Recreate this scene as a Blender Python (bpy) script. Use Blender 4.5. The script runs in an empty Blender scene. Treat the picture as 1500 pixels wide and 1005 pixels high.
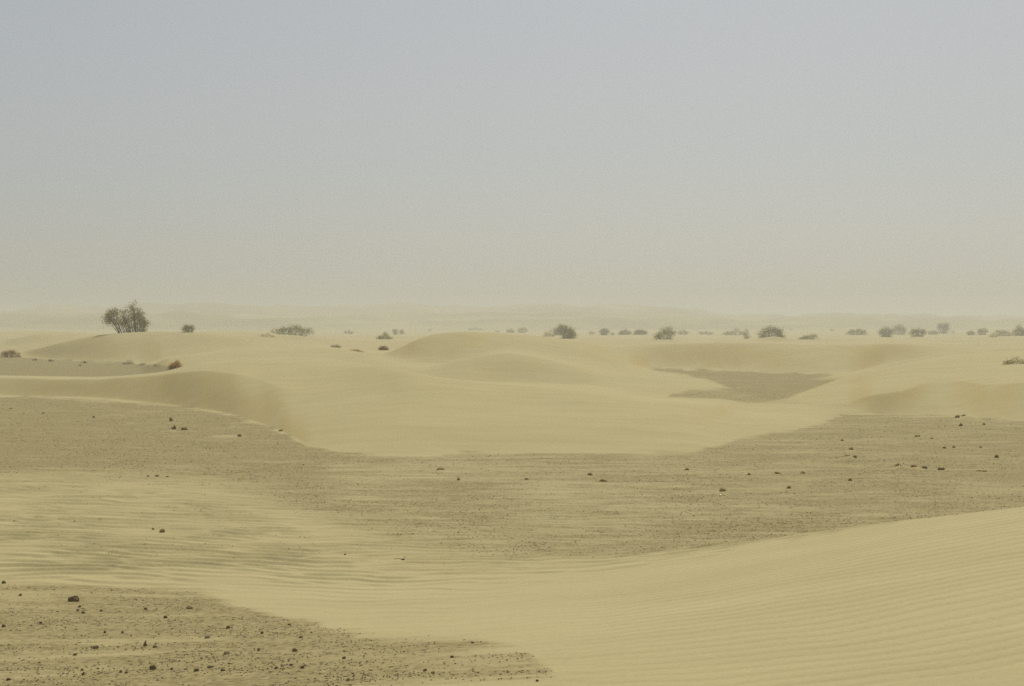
import bpy, math, random
import numpy as np
from mathutils import Vector

# ------------------------------------------------------------------ camera, world, sun, exposure
scene = bpy.context.scene
COL = scene.collection
FOC = 2083.0            # focal length in pixels of the 1500 px wide photograph (50 mm)
VH = 478.0              # image row of the true horizon
CAMH = 3.0
cam_data = bpy.data.cameras.new("camera")
cam_data.lens = 50.0
cam_data.sensor_width = 36.0
cam_data.clip_start = 0.1
cam_data.clip_end = 20000.0
cam = bpy.data.objects.new("camera", cam_data)
COL.objects.link(cam)
cam.location = (0, 0, CAMH)
cam.rotation_euler = (math.radians(90) - math.atan((502.5 - VH) / FOC), 0, 0)
scene.camera = cam

SUN_EL = math.radians(48)
SUN_AZ = math.radians(14)       # measured from +Y (view direction) towards +X (right)
world = bpy.data.worlds.new("World")
scene.world = world
world.use_nodes = True
wn, wl = world.node_tree.nodes, world.node_tree.links
wn.clear()
sky = wn.new("ShaderNodeTexSky")
sky.sky_type = 'NISHITA'
sky.sun_disc = False
sky.sun_elevation = SUN_EL
sky.sun_rotation = SUN_AZ
sky.altitude = 300
sky.air_density = 1.0
sky.dust_density = 3.0
sky.ozone_density = 1.0
hs = wn.new("ShaderNodeHueSaturation")
hs.inputs["Saturation"].default_value = 0.62
bg = wn.new("ShaderNodeBackground")
bg.inputs["Strength"].default_value = 0.070
wo = wn.new("ShaderNodeOutputWorld")
wl.new(sky.outputs[0], hs.inputs["Color"])
veil = wn.new("ShaderNodeMix"); veil.data_type = 'RGBA'      # dust high in the air evens the sky out
veil.inputs[0].default_value = 0.55
veil.inputs[7].default_value = (4.5, 4.82, 4.9, 1)
wl.new(hs.outputs[0], veil.inputs[6])
wl.new(veil.outputs[2], bg.inputs["Color"])
wl.new(bg.outputs[0], wo.inputs["Surface"])

sun_data = bpy.data.lights.new("sun", 'SUN')
sun_data.energy = 2.85
sun_data.angle = math.radians(7)
sun_data.color = (1.0, 0.95, 0.84)
sun = bpy.data.objects.new("sun", sun_data)
COL.objects.link(sun)
sdir = Vector((math.sin(SUN_AZ) * math.cos(SUN_EL), math.cos(SUN_AZ) * math.cos(SUN_EL), math.sin(SUN_EL)))
sun.rotation_euler = sdir.to_track_quat('Z', 'Y').to_euler()

scene.view_settings.view_transform = 'Standard'
scene.view_settings.look = 'None'
scene.view_settings.gamma = 1.0
scene.view_settings.exposure = 0.17
scene.cycles.volume_bounces = 1
scene.cycles.use_denoising = False      # the photograph is grainy film
scene.cycles.filter_width = 1.6

# ------------------------------------------------------------------ small numpy toolbox
def _h(ix, iy, seed):
    n = (ix.astype(np.int64) * 374761393 + iy.astype(np.int64) * 668265263 + seed * 1442695041) & 0xffffffff
    n = ((n ^ (n >> 13)) * 1274126177) & 0xffffffff
    n = (n ^ (n >> 16)) & 0xffffffff
    return n.astype(np.float64) / 4294967296.0

def perlin(x, y, seed=0):
    x = np.asarray(x, float); y = np.asarray(y, float)
    ix, iy = np.floor(x), np.floor(y)
    fx, fy = x - ix, y - iy
    sx = fx * fx * fx * (fx * (fx * 6 - 15) + 10)
    sy = fy * fy * fy * (fy * (fy * 6 - 15) + 10)
    def g(dx, dy):
        a = _h(ix + dx, iy + dy, seed) * 2 * math.pi
        return np.cos(a) * (fx - dx) + np.sin(a) * (fy - dy)
    a = g(0, 0) * (1 - sx) + g(1, 0) * sx
    b = g(0, 1) * (1 - sx) + g(1, 1) * sx
    return (a * (1 - sy) + b * sy) * 1.5

def fbm(x, y, seed=0, octv=3):
    s = 0; a = 1.0; t = 0
    for k in range(octv):
        s = s + a * perlin(x * 2 ** k, y * 2 ** k, seed + k * 17); t += a; a *= 0.5
    return s / t

def sstep(t):
    t = np.clip(t, 0, 1)
    return t * t * (3 - 2 * t)

def pchip1(xk, yk, x):
    """monotone cubic through a short list of control points, clamped outside"""
    xk = np.asarray(xk, float); yk = np.asarray(yk, float)
    h = np.diff(xk); d = np.diff(yk) / h
    m = np.zeros_like(yk)
    for i in range(1, len(xk) - 1):
        if d[i - 1] * d[i] > 0:
            m[i] = 2 * d[i - 1] * d[i] / (d[i - 1] + d[i])
    x = np.clip(x, xk[0], xk[-1])
    j = np.clip(np.searchsorted(xk, x) - 1, 0, len(h) - 1)
    t = (x - xk[j]) / h[j]
    return ((2 * t**3 - 3 * t**2 + 1) * yk[j] + (t**3 - 2 * t**2 + t) * h[j] * m[j]
            + (-2 * t**3 + 3 * t**2) * yk[j + 1] + (t**3 - t**2) * h[j] * m[j + 1])

# ------------------------------------------------------------------ the dune field
# Each ridge or hollow is a line across the land: bearing, sight angle below the horizon, distance.
def Vc(*p, sharp=0.0):      # (bearing, row, distance)
    u = [q[0] for q in p]; Y = [q[2] for q in p]
    z = [CAMH - q[2] * (q[1] - VH) / FOC for q in p]
    return (u, z, Y, sharp)
def Zc(*p, sharp=0.0):      # (bearing, height, distance)
    return ([q[0] for q in p], [q[1] for q in p], [q[2] for q in p], sharp)
def Bc(z, *p, sharp=0.0):   # (bearing, row) lying at height z
    u = [q[0] for q in p]
    return (u, [z] * len(p), [(CAMH - z) * FOC / (q[1] - VH) for q in p], sharp)

BASE = [(-500, 583), (0, 580), (100, 582), (200, 588), (300, 600), (350, 611), (400, 626), (430, 642), (460, 655),
        (530, 663), (600, 666), (700, 661), (800, 663), (900, 664), (1000, 661), (1040, 655), (1090, 640),
        (1150, 631), (1200, 619), (1240, 607), (1300, 605), (1400, 609), (1500, 615), (2000, 622)]
KN = [
 Zc((0, 1.38, 0.0), (1500, 1.38, 0.0)),
 Zc((-500, 1.10, 5.0), (0, 1.12, 5.0), (750, 1.2, 5.0), (1500, 1.3, 4.5), (2200, 1.4, 4.5)),
 Zc((-500, .60, 9.5), (0, .62, 9.5), (750, .80, 9.0), (1150, .97, 8.2), (1500, 1.16, 7.5), (2200, 1.5, 7.5)),
 Vc((-500, 850, 15.2), (0, 850, 15.0), (300, 856, 15.0), (600, 850, 15.8), (850, 826, 16.6), (1000, 810, 16.6), (1150, 790, 16.2), (1300, 768, 15.6),
    (1500, 743, 15.0), (2000, 690, 14.0), sharp=.0),
 Zc((-500, .10, 21), (0, .10, 21), (600, .04, 20), (850, .04, 19.8), (1150, .05, 19.5), (1500, .10, 19.0), (2000, .2, 19), sharp=.5),
 Zc((-500, .07, 27), (0, .07, 27), (600, .02, 26), (1100, .03, 27), (1500, .06, 29), (2000, .1, 30)),
 Bc(.05, *BASE),
 Vc((-500, 555, 62), (0, 553.5, 62.3), (130, 556, 60.8), (190, 553, 59.6), (230, 550, 58.6), (265, 546, 57.2), (300, 543.5, 56), (340, 546, 54.3),
    (380, 556, 52.3), (410, 567, 49.5), (450, 576, 47.5), (520, 586, 44), (600, 591, 42), (800, 605, 41), (1000, 618, 40), (1100, 608, 46),
    (1165, 601, 48), (1240, 589, 50.6), (1280, 578, 49.9), (1320, 573, 50.7), (1380, 557, 54.5), (1450, 563, 50.6), (1500, 560, 49.8), (2000, 560, 52), sharp=.85),
 Vc((-500, 552, 65), (0, 550.2, 64.8), (130, 552.6, 63.5), (190, 550, 62), (230, 546, 61.5), (265, 539, 62), (300, 531, 64), (350, 526, 66), (400, 523.5, 66),
    (450, 524, 65), (500, 528, 62), (550, 536, 56), (600, 545, 51), (650, 553, 50), (700, 559.5, 49), (750, 564, 48.5), (800, 567.5, 48), (850, 573, 47),
    (900, 580, 46.5), (950, 586, 46), (1000, 590, 46), (1050, 592.5, 48), (1100, 592, 52), (1165, 580, 56), (1200, 566, 60), (1240, 552, 64),
    (1300, 538, 65), (1350, 527, 68), (1400, 519, 71), (1450, 516, 74), (1500, 513, 76), (2000, 508, 80), sharp=.1),
 Zc((-500, .06, 76), (0, .06, 76), (150, .06, 76), (230, .2, 76), (300, .75, 78), (400, .85, 80), (500, .8, 76), (560, .6, 68), (650, .3, 68), (750, .2, 71), (850, .12, 70), (960, .10, 60),
    (1100, .08, 60), (1240, .12, 72), (1300, .5, 80), (1400, .8, 86), (1500, 1.0, 90), (2000, 1.1, 90), sharp=.55),
 Vc((-500, 541, 95), (0, 541, 95.8), (100, 541, 95.8), (200, 540, 96), (250, 524, 90), (330, 514, 92), (400, 509.5, 95), (450, 510, 95), (500, 512, 92), (560, 524, 82),
    (620, 538, 76), (680, 526, 77), (740, 517, 78), (800, 525, 78), (850, 540, 76), (900, 555, 74), (960, 561, 72.5), (1100, 562, 72), (1240, 548, 80), (1300, 533, 84), (1400, 516, 90),
    (1500, 509, 95), (2000, 505, 96), sharp=.5),
 Zc((-500, .08, 112), (0, .08, 110), (150, .09, 104), (240, .5, 100), (330, 1.25, 100), (400, 1.38, 101), (500, 1.35, 99), (560, .9, 86), (640, .75, 82), (740, 1.5, 84), (800, 1.15, 84),
    (900, .4, 82), (960, .1, 80), (1100, .1, 80), (1200, .1, 80), (1300, .6, 90), (1500, 1.4, 100), (2000, 1.5, 100), sharp=.0),
 Zc((-500, .1, 136), (0, .1, 134), (100, .1, 121), (200, .1, 110), (240, .55, 108), (330, 1.25, 108), (400, 1.4, 106), (500, 1.3, 104), (560, 1.0, 90), (640, .8, 86), (740, 1.55, 90),
    (850, .95, 90), (920, .45, 94), (960, .1, 97), (1100, .1, 90), (1240, .1, 84), (1300, .5, 95), (1400, .9, 98), (1500, 1.3, 108), (2000, 1.4, 110), sharp=.25),
 Vc((-500, 522, 142), (0, 519, 141), (33, 517.5, 139), (60, 510, 134), (100, 499.5, 130), (140, 492, 128), (170, 489, 127), (250, 486, 126), (300, 489, 123), (350, 495, 120), (400, 503, 116),
    (450, 504.5, 114), (500, 509, 112), (560, 519, 96), (590, 508, 94), (610, 498, 94), (640, 489, 95), (680, 485.5, 96), (720, 487, 99), (760, 490, 100), (800, 494, 101), (850, 501, 102),
    (900, 508, 104), (960, 505, 105), (1000, 503.5, 104), (1100, 502, 99), (1200, 505, 96), (1300, 503, 102), (1400, 508, 110), (1500, 506, 120), (2000, 503, 120), sharp=.5),
 Zc((-500, .6, 152), (0, .7, 150), (100, 1.0, 146), (250, 1.7, 146), (350, 1.2, 136), (500, .9, 128), (640, .9, 120), (800, .9, 122), (1000, .75, 124), (1200, .8, 120), (1500, .9, 136), (2000, 1, 140), sharp=.3),
 Vc((-500, 505, 166), (0, 500, 166), (30, 494, 166), (60, 489.5, 166), (100, 488.5, 168), (160, 491.5, 168), (250, 489, 166), (320, 485.5, 170), (380, 486, 170), (430, 494, 165), (560, 497, 160), (700, 494, 160),
    (800, 496.5, 160), (870, 499.5, 156), (960, 502, 150), (1100, 498, 160), (1300, 497, 160), (1400, 498, 170), (1500, 497, 170), (2000, 495, 170), sharp=.4),
 Zc((-500, 1.4, 184), (0, 1.5, 184), (100, 1.6, 184), (250, 1.3, 184), (500, .9, 184), (1000, .6, 184), (1500, .8, 190), (2000, .9, 190)),
 Vc((-500, 488, 210), (0, 486.5, 210), (50, 485, 210), (100, 486, 212), (150, 489.5, 212), (250, 491, 214), (400, 492.5, 218), (560, 493, 220), (700, 492, 224), (850, 493, 226), (1100, 496, 230), (1300, 495, 230),
    (1400, 493, 230), (1500, 494, 230), (2000, 493, 230), sharp=.2),
 Zc((-500, .8, 245), (500, .5, 250), (1000, .35, 260), (1500, .4, 260), (2000, .5, 260)),
 Zc((-500, 1.0, 340), (500, .7, 340), (1000, .65, 340), (1300, .8, 330), (1500, .7, 340), (2000, .7, 340)),
 Zc((-500, 1.0, 500), (500, 1.0, 500), (1500, .9, 500)),
 Zc((-500, 1.2, 680), (1500, 1.2, 680)),
 Vc((-500, 470, 830), (0, 468, 830), (100, 464, 830), (220, 463, 830), (330, 468, 830), (430, 473, 830), (560, 470, 830), (700, 467, 830), (850, 466, 830), (950, 468, 830), (1050, 473, 830), (1200, 474, 830), (1350, 473, 830), (1500, 475, 830), (2000, 474, 830)),
 Zc((-500, 4.5, 930), (0, 5, 930), (900, 5, 930), (1100, 3.8, 930), (1500, 3.4, 930)),
 Vc((-500, 464, 1080), (0, 462, 1080), (40, 457, 1080), (75, 453.5, 1080), (110, 452.5, 1080), (150, 453.5, 1080), (185, 450, 1080), (240, 449, 1080), (300, 448, 1080), (340, 450.5, 1080), (400, 453, 1080),
    (450, 454, 1080), (510, 453, 1080), (570, 450.5, 1080), (615, 446.5, 1080), (650, 450, 1080), (685, 453, 1080), (740, 451.5, 1080), (800, 450.5, 1080), (850, 450, 1080), (900, 448, 1080), (930, 449, 1080),
    (950, 453, 1080), (1000, 457.5, 1080), (1050, 462.5, 1080), (1100, 466, 1080), (1150, 467, 1080), (1200, 466, 1080), (1250, 463, 1080), (1300, 465.5, 1080), (1380, 467, 1080), (1450, 469, 1080), (1520, 470.5, 1080), (2000, 465, 1080)),
 Zc((0, 4.0, 1350), (1500, 4.0, 1350)),
 Zc((0, 2.0, 2700), (1500, 2.0, 2700)),
]

AZLIM = math.radians(50)
def uY(x, y):
    az = np.arctan2(x, y)
    r = np.hypot(x, y)
    a = np.clip(az, -AZLIM, AZLIM)
    u = 750 + FOC * np.tan(a)
    return u, r * np.cos(a), r

def base_height(x, y):
    x = np.atleast_1d(np.asarray(x, float)); y = np.atleast_1d(np.asarray(y, float))
    u, Y, r = uY(x, y)
    K = len(KN)
    # meander the ridge lines a little so that they are not circles seen from elsewhere
    off = np.clip((r - 150) / 300, 0, 1)
    Yq = Y * (1 + 0.05 * off * fbm(x / 260, y / 260, 5, 2))
    YK = np.stack([pchip1(k[0], k[2], u) for k in KN])
    ZK = np.stack([pchip1(k[0], k[1], u) for k in KN])
    for k in range(1, K):
        YK[k] = np.maximum(YK[k], YK[k - 1] + 0.6)
    H = np.diff(YK, axis=0); D = np.diff(ZK, axis=0) / H
    M = np.zeros_like(ZK)
    pos = D[:-1] * D[1:] > 0
    with np.errstate(divide='ignore', invalid='ignore'):
        M[1:-1] = np.where(pos, 2 * D[:-1] * D[1:] / (D[:-1] + D[1:]), 0)
    j = np.clip((Yq[None, :] > YK).sum(axis=0) - 1, 0, K - 2)
    ar = np.arange(x.size)
    h = H[j, ar]; t = np.clip((Yq - YK[j, ar]) / h, 0, 1)
    z0, z1, m0, m1 = ZK[j, ar], ZK[j + 1, ar], M[j, ar], M[j + 1, ar]
    cub = (2*t**3 - 3*t**2 + 1) * z0 + (t**3 - 2*t**2 + t) * h * m0 + (-2*t**3 + 3*t**2) * z1 + (t**3 - t**2) * h * m1
    lin = z0 * (1 - t) + z1 * t
    w = np.array([k[3] for k in KN])[np.clip(j + 1, 0, K - 1)]
    z = cub * (1 - w) + lin * w
    # undulation that grows with distance
    z = z + 0.05 * sstep((r - 14) / 10) * fbm(x / 7, y / 5, 11, 3) * (1 - sstep((r - 60) / 80) * 0.2)
    z = z + 0.10 * sstep((r - 60) / 60) * fbm(x / 19, y / 15, 21, 3)
    z = z + 0.75 * sstep((r - 200) / 150) * fbm(x / 46, y / 34, 31, 3)
    far = sstep((r - 560) / 240) * (1 - sstep((r - 1500) / 700))
    rid = 1 - np.abs(fbm(x / 120, y / 75, 41, 4)) * 2.6
    z = z + 5.5 * far * (rid - 0.25)
    return z

# ------------------------------------------------------------------ ground cover bands (where stones lie bare of sand)
def band(u, v, top, bot, st, sb, n):
    t = pchip1([p[0] for p in top], [p[1] for p in top], u)
    b = pchip1([p[0] for p in bot], [p[1] for p in bot], u)
    return sstep((v - t + n) / st + 0.5) * sstep((b - v + n) / sb + 0.5)

def gravel_mask(x, y, z):
    u, Y, r = uY(x, y)
    v = VH + (CAMH - z) * FOC / np.maximum(Y, 1.0)
    n1 = fbm(x / 1.1, y / 0.9, 61, 3)
    n2 = fbm(x / 3.5, y / 2.2, 71, 3)
    n3 = fbm(x / 2.0, y / 0.55, 81, 4)
    # stony foreground on the left
    A = band(u, v, [(-500, 850), (0, 850), (80, 853), (200, 861), (300, 872), (350, 884), (420, 904), (480, 917), (560, 932), (640, 936), (700, 938), (750, 944), (790, 972), (830, 1010), (900, 1300)],
             [(0, 99999), (10, 99999)], 14, 10, 20 * n1) * (Y < 17) * (Y > 2.5)
    A = A * np.clip(0.90 + 1.4 * n3 + .9 * n2, 0.30, 1) * np.clip(1 - sstep((u - 380) / 420) * (.55 - 1.6 * n3), 0, 1)
    # the plain between the near sand and the first dunes
    topB = [(p[0], p[1] + 2) for p in BASE]
    botB = [(-500, 700), (0, 694), (150, 696), (300, 705), (420, 735), (520, 775), (620, 800), (720, 818), (850, 826), (1000, 810), (1150, 791), (1500, 746), (2000, 700)]
    sB = np.interp(u, [0, 400, 700, 900, 1100], [26, 60, 60, 22, 6])
    inten = np.interp(u, [0, 420, 520, 800, 1100, 1300, 1600], [1.05, 1.0, .66, .62, .76, .86, .88])
    B = band(u, v, topB, botB, 6, sB, 6 * n1 + 4 * n3 + 0.1 * sB * n2) * (Y > 16.5) * (Y < 66)
    B = B * np.clip(inten + 0.55 * n3 + 0.45 * n2, 0, 1)
    Bs = band(u, v, [(0, 690), (400, 700), (700, 760), (1000, 800)], [(0, 850), (500, 860), (900, 835), (1000, 810)], 20, 20, 8 * n1) * (Y > 16) * (u < 1000)
    B = np.maximum(B, Bs * np.clip(0.10 + 0.7 * n3 + .3 * n2, 0, .5))
    C = band(u, v, [(-500, 522), (0, 523.5), (100, 528), (200, 533), (245, 536), (262, 552), (300, 640)], [(0, 560), (10, 560)], 3.2, 4, 4 * n1 + 1.5 * n3) * (Y > 70) * (Y < 150) * (u < 290)
    C = C * np.clip(1.25 + .5 * n3, 0, 1.3)
    D1 = band(u, v, [(930, 545), (955, 539), (1000, 541), (1100, 545), (1250, 551), (1300, 560), (1350, 600)],
              [(930, 530), (955, 541), (1000, 548), (1040, 557), (1065, 566), (1090, 577), (1150, 590), (1400, 600)], 3.4, 6, 4 * n1)
    D2 = band(u, v, [(960, 600), (985, 577), (1020, 572), (1100, 568), (1300, 570)], [(960, 575), (985, 586), (1060, 589), (1120, 590), (1200, 588), (1300, 586)], 6, 7, 5 * n1)
    D = np.maximum(D1, D2 * .8) * sstep((.26 - z) / .12) * (Y > 49) * (Y < 112) * (u > 900) * np.clip(1.05 + .5 * n2 + .4 * n1, 0, 1.2)
    E = sstep((r - 560) / 160) * np.clip(.62 + 1.5 * fbm(x / 90, y / 60, 301, 3), .1, 1)     # scrub and stones on the far hills
    return np.clip(np.maximum.reduce([A, B, C, D, E]), 0, 1.3)

def hit(u, v, ymin=3.0, ymax=1400.0):
    """where a plant or stone stands: first ground point along that bearing and sight angle"""
    Y = np.geomspace(ymin, ymax, 4000)
    x = (u - 750) / FOC * Y
    z = base_height(x, Y)
    ray = CAMH - Y * (v - VH) / FOC
    idx = np.argmax(ray <= z)
    if not (ray <= z)[idx]:
        idx = int(np.argmin(ray - z))
    return float(x[idx]), float(Y[idx])

# ------------------------------------------------------------------ things that stand on the ground: bearing, row of the foot, width and height in photo pixels, look, label
SHR = [
 # u, v(base), w, h, kind, ymin, label
 (183, 486.3, 66, 40, 'tree', 126, "tall spreading grey-green bush with bare forked branches standing on the crest of the left dune"),
 (276, 489, 17, 13, 'round', 125, "small round dark bush just right of the tall spreading bush"),
 (428, 493.5, 60, 20, 'long', 150, "long low green bush with a humped middle, alone on the pale sand"),
 (391, 494, 24, 8, 'pale', 150, "pale sparse scrub at the left end of the long low green bush"),
 (511, 489, 17, 6, 'low', 200, "small flat bush between the long low bush and the peaked dune"),
 (563, 498, 25, 13, 'peak', 165, "pointed olive bush on the sand left of the peaked dune"),
 (579, 490.5, 9, 11, 'up', 240, "thin upright bush behind the pointed olive bush"),
 (589, 490, 7, 10, 'up', 260, "narrow bush rising just right of the thin upright one, left of the peaked dune"),
 (630, 485, 9, 5, 'low', 300, "tiny hazy bush touching the left shoulder of the peaked dune"),
 (696, 484.5, 24, 6, 'low', 300, "flat hazy strip of bush showing over the top of the peaked dune"),
 (729, 487, 9, 5, 'low', 300, "faint tiny bush just over the right shoulder of the peaked dune"),
 (748, 487.5, 13, 7, 'low', 300, "faint hazy bush second along from the peaked dune's right shoulder"),
 (765, 487.5, 17, 8, 'round', 300, "faint rounded bush third along from the peaked dune's right shoulder"),
 (804, 493, 18, 11, 'pale', 190, "pale faded bush leaning against the twin-topped bush"),
 (817, 491.5, 13, 15, 'up', 190, "left half of a twin-topped bush pair, greyer and looser"),
 (831, 495.5, 24, 20, 'slope', 165, "brownish bush sloping down to the right beside its grey twin"),
 (867, 490, 12, 7, 'low', 260, "very faint low bush between the brownish sloping bush and the squat dark one"),
 (885, 490.5, 15, 10, 'round', 250, "squat dark bush heading the line of far bushes"),
 (897, 491, 8, 6, 'low', 250, "tiny bush tucked at the foot of the squat dark bush"),
 (915, 490.5, 20, 9, 'long', 260, "even-topped bush between the squat dark bush and a wispy one"),
 (938, 490.5, 20, 10, 'long', 260, "wispy bush just left of the dense bush with a side shelf"),
 (974, 498, 33, 17, 'shelf', 160, "dense dark bush with a low shelf of twigs on its left side"),
 (1001, 490, 18, 8, 'low', 260, "low bush running away from behind the dense shelved bush"),
 (1034, 490, 26, 6, 'low', 280, "thin flat line of scrub in the middle of the far bush row"),
 (1074, 491, 34, 11, 'slope2', 270, "long bush rising gently to a hump at its right end"),
 (1093, 496, 9, 14, 'up', 200, "small spindly sapling bush beside the long humped bush"),
 (1131, 497, 41, 19, 'dome', 190, "largest domed bush of the far row, broad and even"),
 (1158, 484, 9, 4, 'low', 420, "far tiny bush above the gap right of the largest dome"),
 (1184, 497, 29, 10, 'slant', 190, "olive bush slanting up to the right on the open sand"),
 (1219, 485, 9, 5, 'low', 420, "far tiny round bush between the slanting bush and the oblong one"),
 (1256, 490.5, 31, 11, 'long', 250, "oblong flat-topped bush standing apart in a sand gap"),
 (1298, 493.5, 21, 15, 'round', 210, "left one of two touching round bushes near the square bush"),
 (1317, 490, 21, 14, 'round', 240, "right one of two touching round bushes near the square bush"),
 (1344, 494, 24, 14, 'square', 200, "squarish dark bush standing forward of its neighbours"),
 (1367, 490, 18, 8, 'low', 240, "low bush sloping up to the foot of the tall blocky bush"),
 (1382, 488.5, 18, 15, 'up2', 240, "tall blocky bush, highest of the right-hand row"),
 (1396, 488.5, 9, 5, 'low', 240, "low twiggy bush at the right foot of the tall blocky bush"),
 (1422, 490.5, 15, 7, 'low', 240, "pale low bush between the tall blocky bush and a rounded one"),
 (1439, 490.5, 16, 10, 'round', 250, "small rounded bush right of the pale low bush"),
 (1455, 494, 13, 8, 'pale', 200, "pale scrubby bush in front of a tapering bush near the right edge"),
 (1470, 492, 28, 11, 'slant2', 230, "tapering bush falling away to the right near the picture's right edge"),
 (1494, 491.5, 24, 14, 'dome', 240, "last bush at the right edge, cut off by the frame"),
 (15, 523.5, 28, 12, 'brown', 95, "dark brown dry bush above the far stony patch at the left edge"),
 (257, 539, 20, 14, 'orange', 70, "rusty orange dry bush at the tip of the far stony patch"),
 (188, 533.5, 20, 6, 'grass', 90, "yellowish wispy scrub on the far rim of the left stony patch"),
 (210, 534.5, 14, 4, 'grass', 90, "small yellowish scrub between the wispy one and the rusty orange bush"),
 (492, 509, 15, 5, 'low', 100, "small flat yellow-green clump on the low ridge left of the peaked dune"),
 (520, 515, 24, 4, 'rust', 95, "flat rusty clump on the sand short of the peaked dune"),
 (562, 513, 14, 6, 'brown', 95, "small dark brown clump beside a pale sand heap left of the peaked dune"),
 (1487, 536, 40, 12, 'grass', 60, "yellow-green scrub patch low on the right-hand dune by the edge"),
]
TUF = [
 (250, 617, 8, 9, "upper one of three dark tufts close together on the left stony plain"),
 (253, 629, 11, 8, "lower left one of three dark tufts close together on the left stony plain"),
 (269, 630, 13, 8, "lower right one of three dark tufts close together on the left stony plain"),
 (350, 640, 12, 5, "small dark tuft at the end of a thin pale sand tail"),
 (1240, 673, 16, 9, "bigger left tuft of a pair sharing one sand hump on the right plain"),
 (1253, 674, 11, 7, "smaller right tuft of a pair sharing one sand hump on the right plain"),
 (1320, 684, 20, 10, "widest dark tuft capping a pale hump, first of a row of four"),
 (1339, 685, 11, 5, "flat reddish tuft, second of a row of four"),
 (1355, 687, 12, 6, "low dark tuft, third of a row of four"),
 (1380, 689, 13, 7, "rounded dark tuft set apart, last of a row of four"),
 (1245, 706, 11, 7, "brown tuft standing alone below the tuft pair on the right plain"),
 (1156, 716, 9, 5, "small dark square-looking tuft at the middle right of the plain"),
 (1060, 720, 14, 6, "pale greyish tuft on the plain left of the small square-looking one"),
 (1404, 612, 9, 5, "dark tuft on the left end of the pale mound below the right dune"),
 (1413, 610, 12, 5, "dark tuft along the top of the pale mound below the right dune"),
 (1409, 624, 10, 5, "dark tuft at the near foot of the pale mound below the right dune"),
 (1441, 622.5, 6, 4, "tiny tuft at the right tip of the pale mound below the right dune"),
 (1344, 640, 9, 5, "small dark tuft left of and nearer than the pale mound"),
 (1365, 643, 7, 3, "tiny flat tuft just right of the small dark one near the pale mound"),
 (1384, 657, 7, 5, "small peaked tuft halfway down the right plain"),
 (1398, 656, 7, 4, "small round tuft right of the peaked one halfway down the right plain"),
 (1438, 656, 8, 4, "lone flat tuft further right of the small round tuft"),
 (1461, 671, 9, 5, "dark little tuft near the right edge of the plain"),
 (1247, 659, 9, 4, "thin tuft above the tuft pair on the right plain"),
 (1234, 646, 6, 3, "very small tuft highest on the left of the right plain"),
 (1440, 691, 18, 3, "thin spread of twigs right of the row of four tufts"),
 (1138, 694, 15, 4, "flat brown tuft below the end of the middle dune"),
 (1177, 694, 7, 5, "small tuft between the flat brown one and the tuft pair"),
 (1097, 696, 7, 4, "tiny tuft left of the flat brown one"),
 (1006, 689, 9, 4, "faint tuft near the foot of the middle dune"),
 (645, 690, 15, 5, "dull flat tuft in front of the broad middle dune"),
 (672, 704, 7, 5, "small yellowish tuft just nearer than the dull flat one"),
 (863, 697, 11, 5, "grey tuft left of the green one on the middle plain"),
 (883, 706, 15, 6, "green spreading tuft on the middle plain"),
 (773, 703, 10, 3, "very flat tuft between the yellowish and the grey tufts"),
 (237, 781, 11, 6, "dry yellowish tuft in the rippled sand on the left"),
 (223, 777, 5, 4, "tiny green sprout beside the dry yellowish tuft in the rippled sand"),
 (217, 699, 5, 3, "left dark sprig of a short line on the pale sand"),
 (230, 698.5, 9, 3, "middle dark sprig of a short line on the pale sand"),
 (245, 699, 5, 3, "right dark sprig of a short line on the pale sand"),
 (122, 532, 10, 5, "darkest tuft on the far stony patch at left"),
 (117, 536, 8, 3, "small tuft just below the darkest one on the far stony patch"),
 (50, 528, 9, 4, "flat tuft on the rim of the far stony patch, nearest the dark brown bush"),
 (74, 529.5, 9, 5, "tuft on the rim of the far stony patch between the flat and the darkest tuft"),
 (228, 536, 8, 4, "dark tuft just left of the rusty orange bush"),
 (15, 599, 6, 3, "small dark tuft high on the left stony plain near the edge"),
 (63, 606, 5, 3, "tiny tuft right of the one near the left edge"),
 (137, 612, 4, 4, "tiny upright tuft on the left stony plain, alone"),
 (412, 632, 12, 3, "dry yellowish wisp at the foot of the left slip face"),
]
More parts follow.
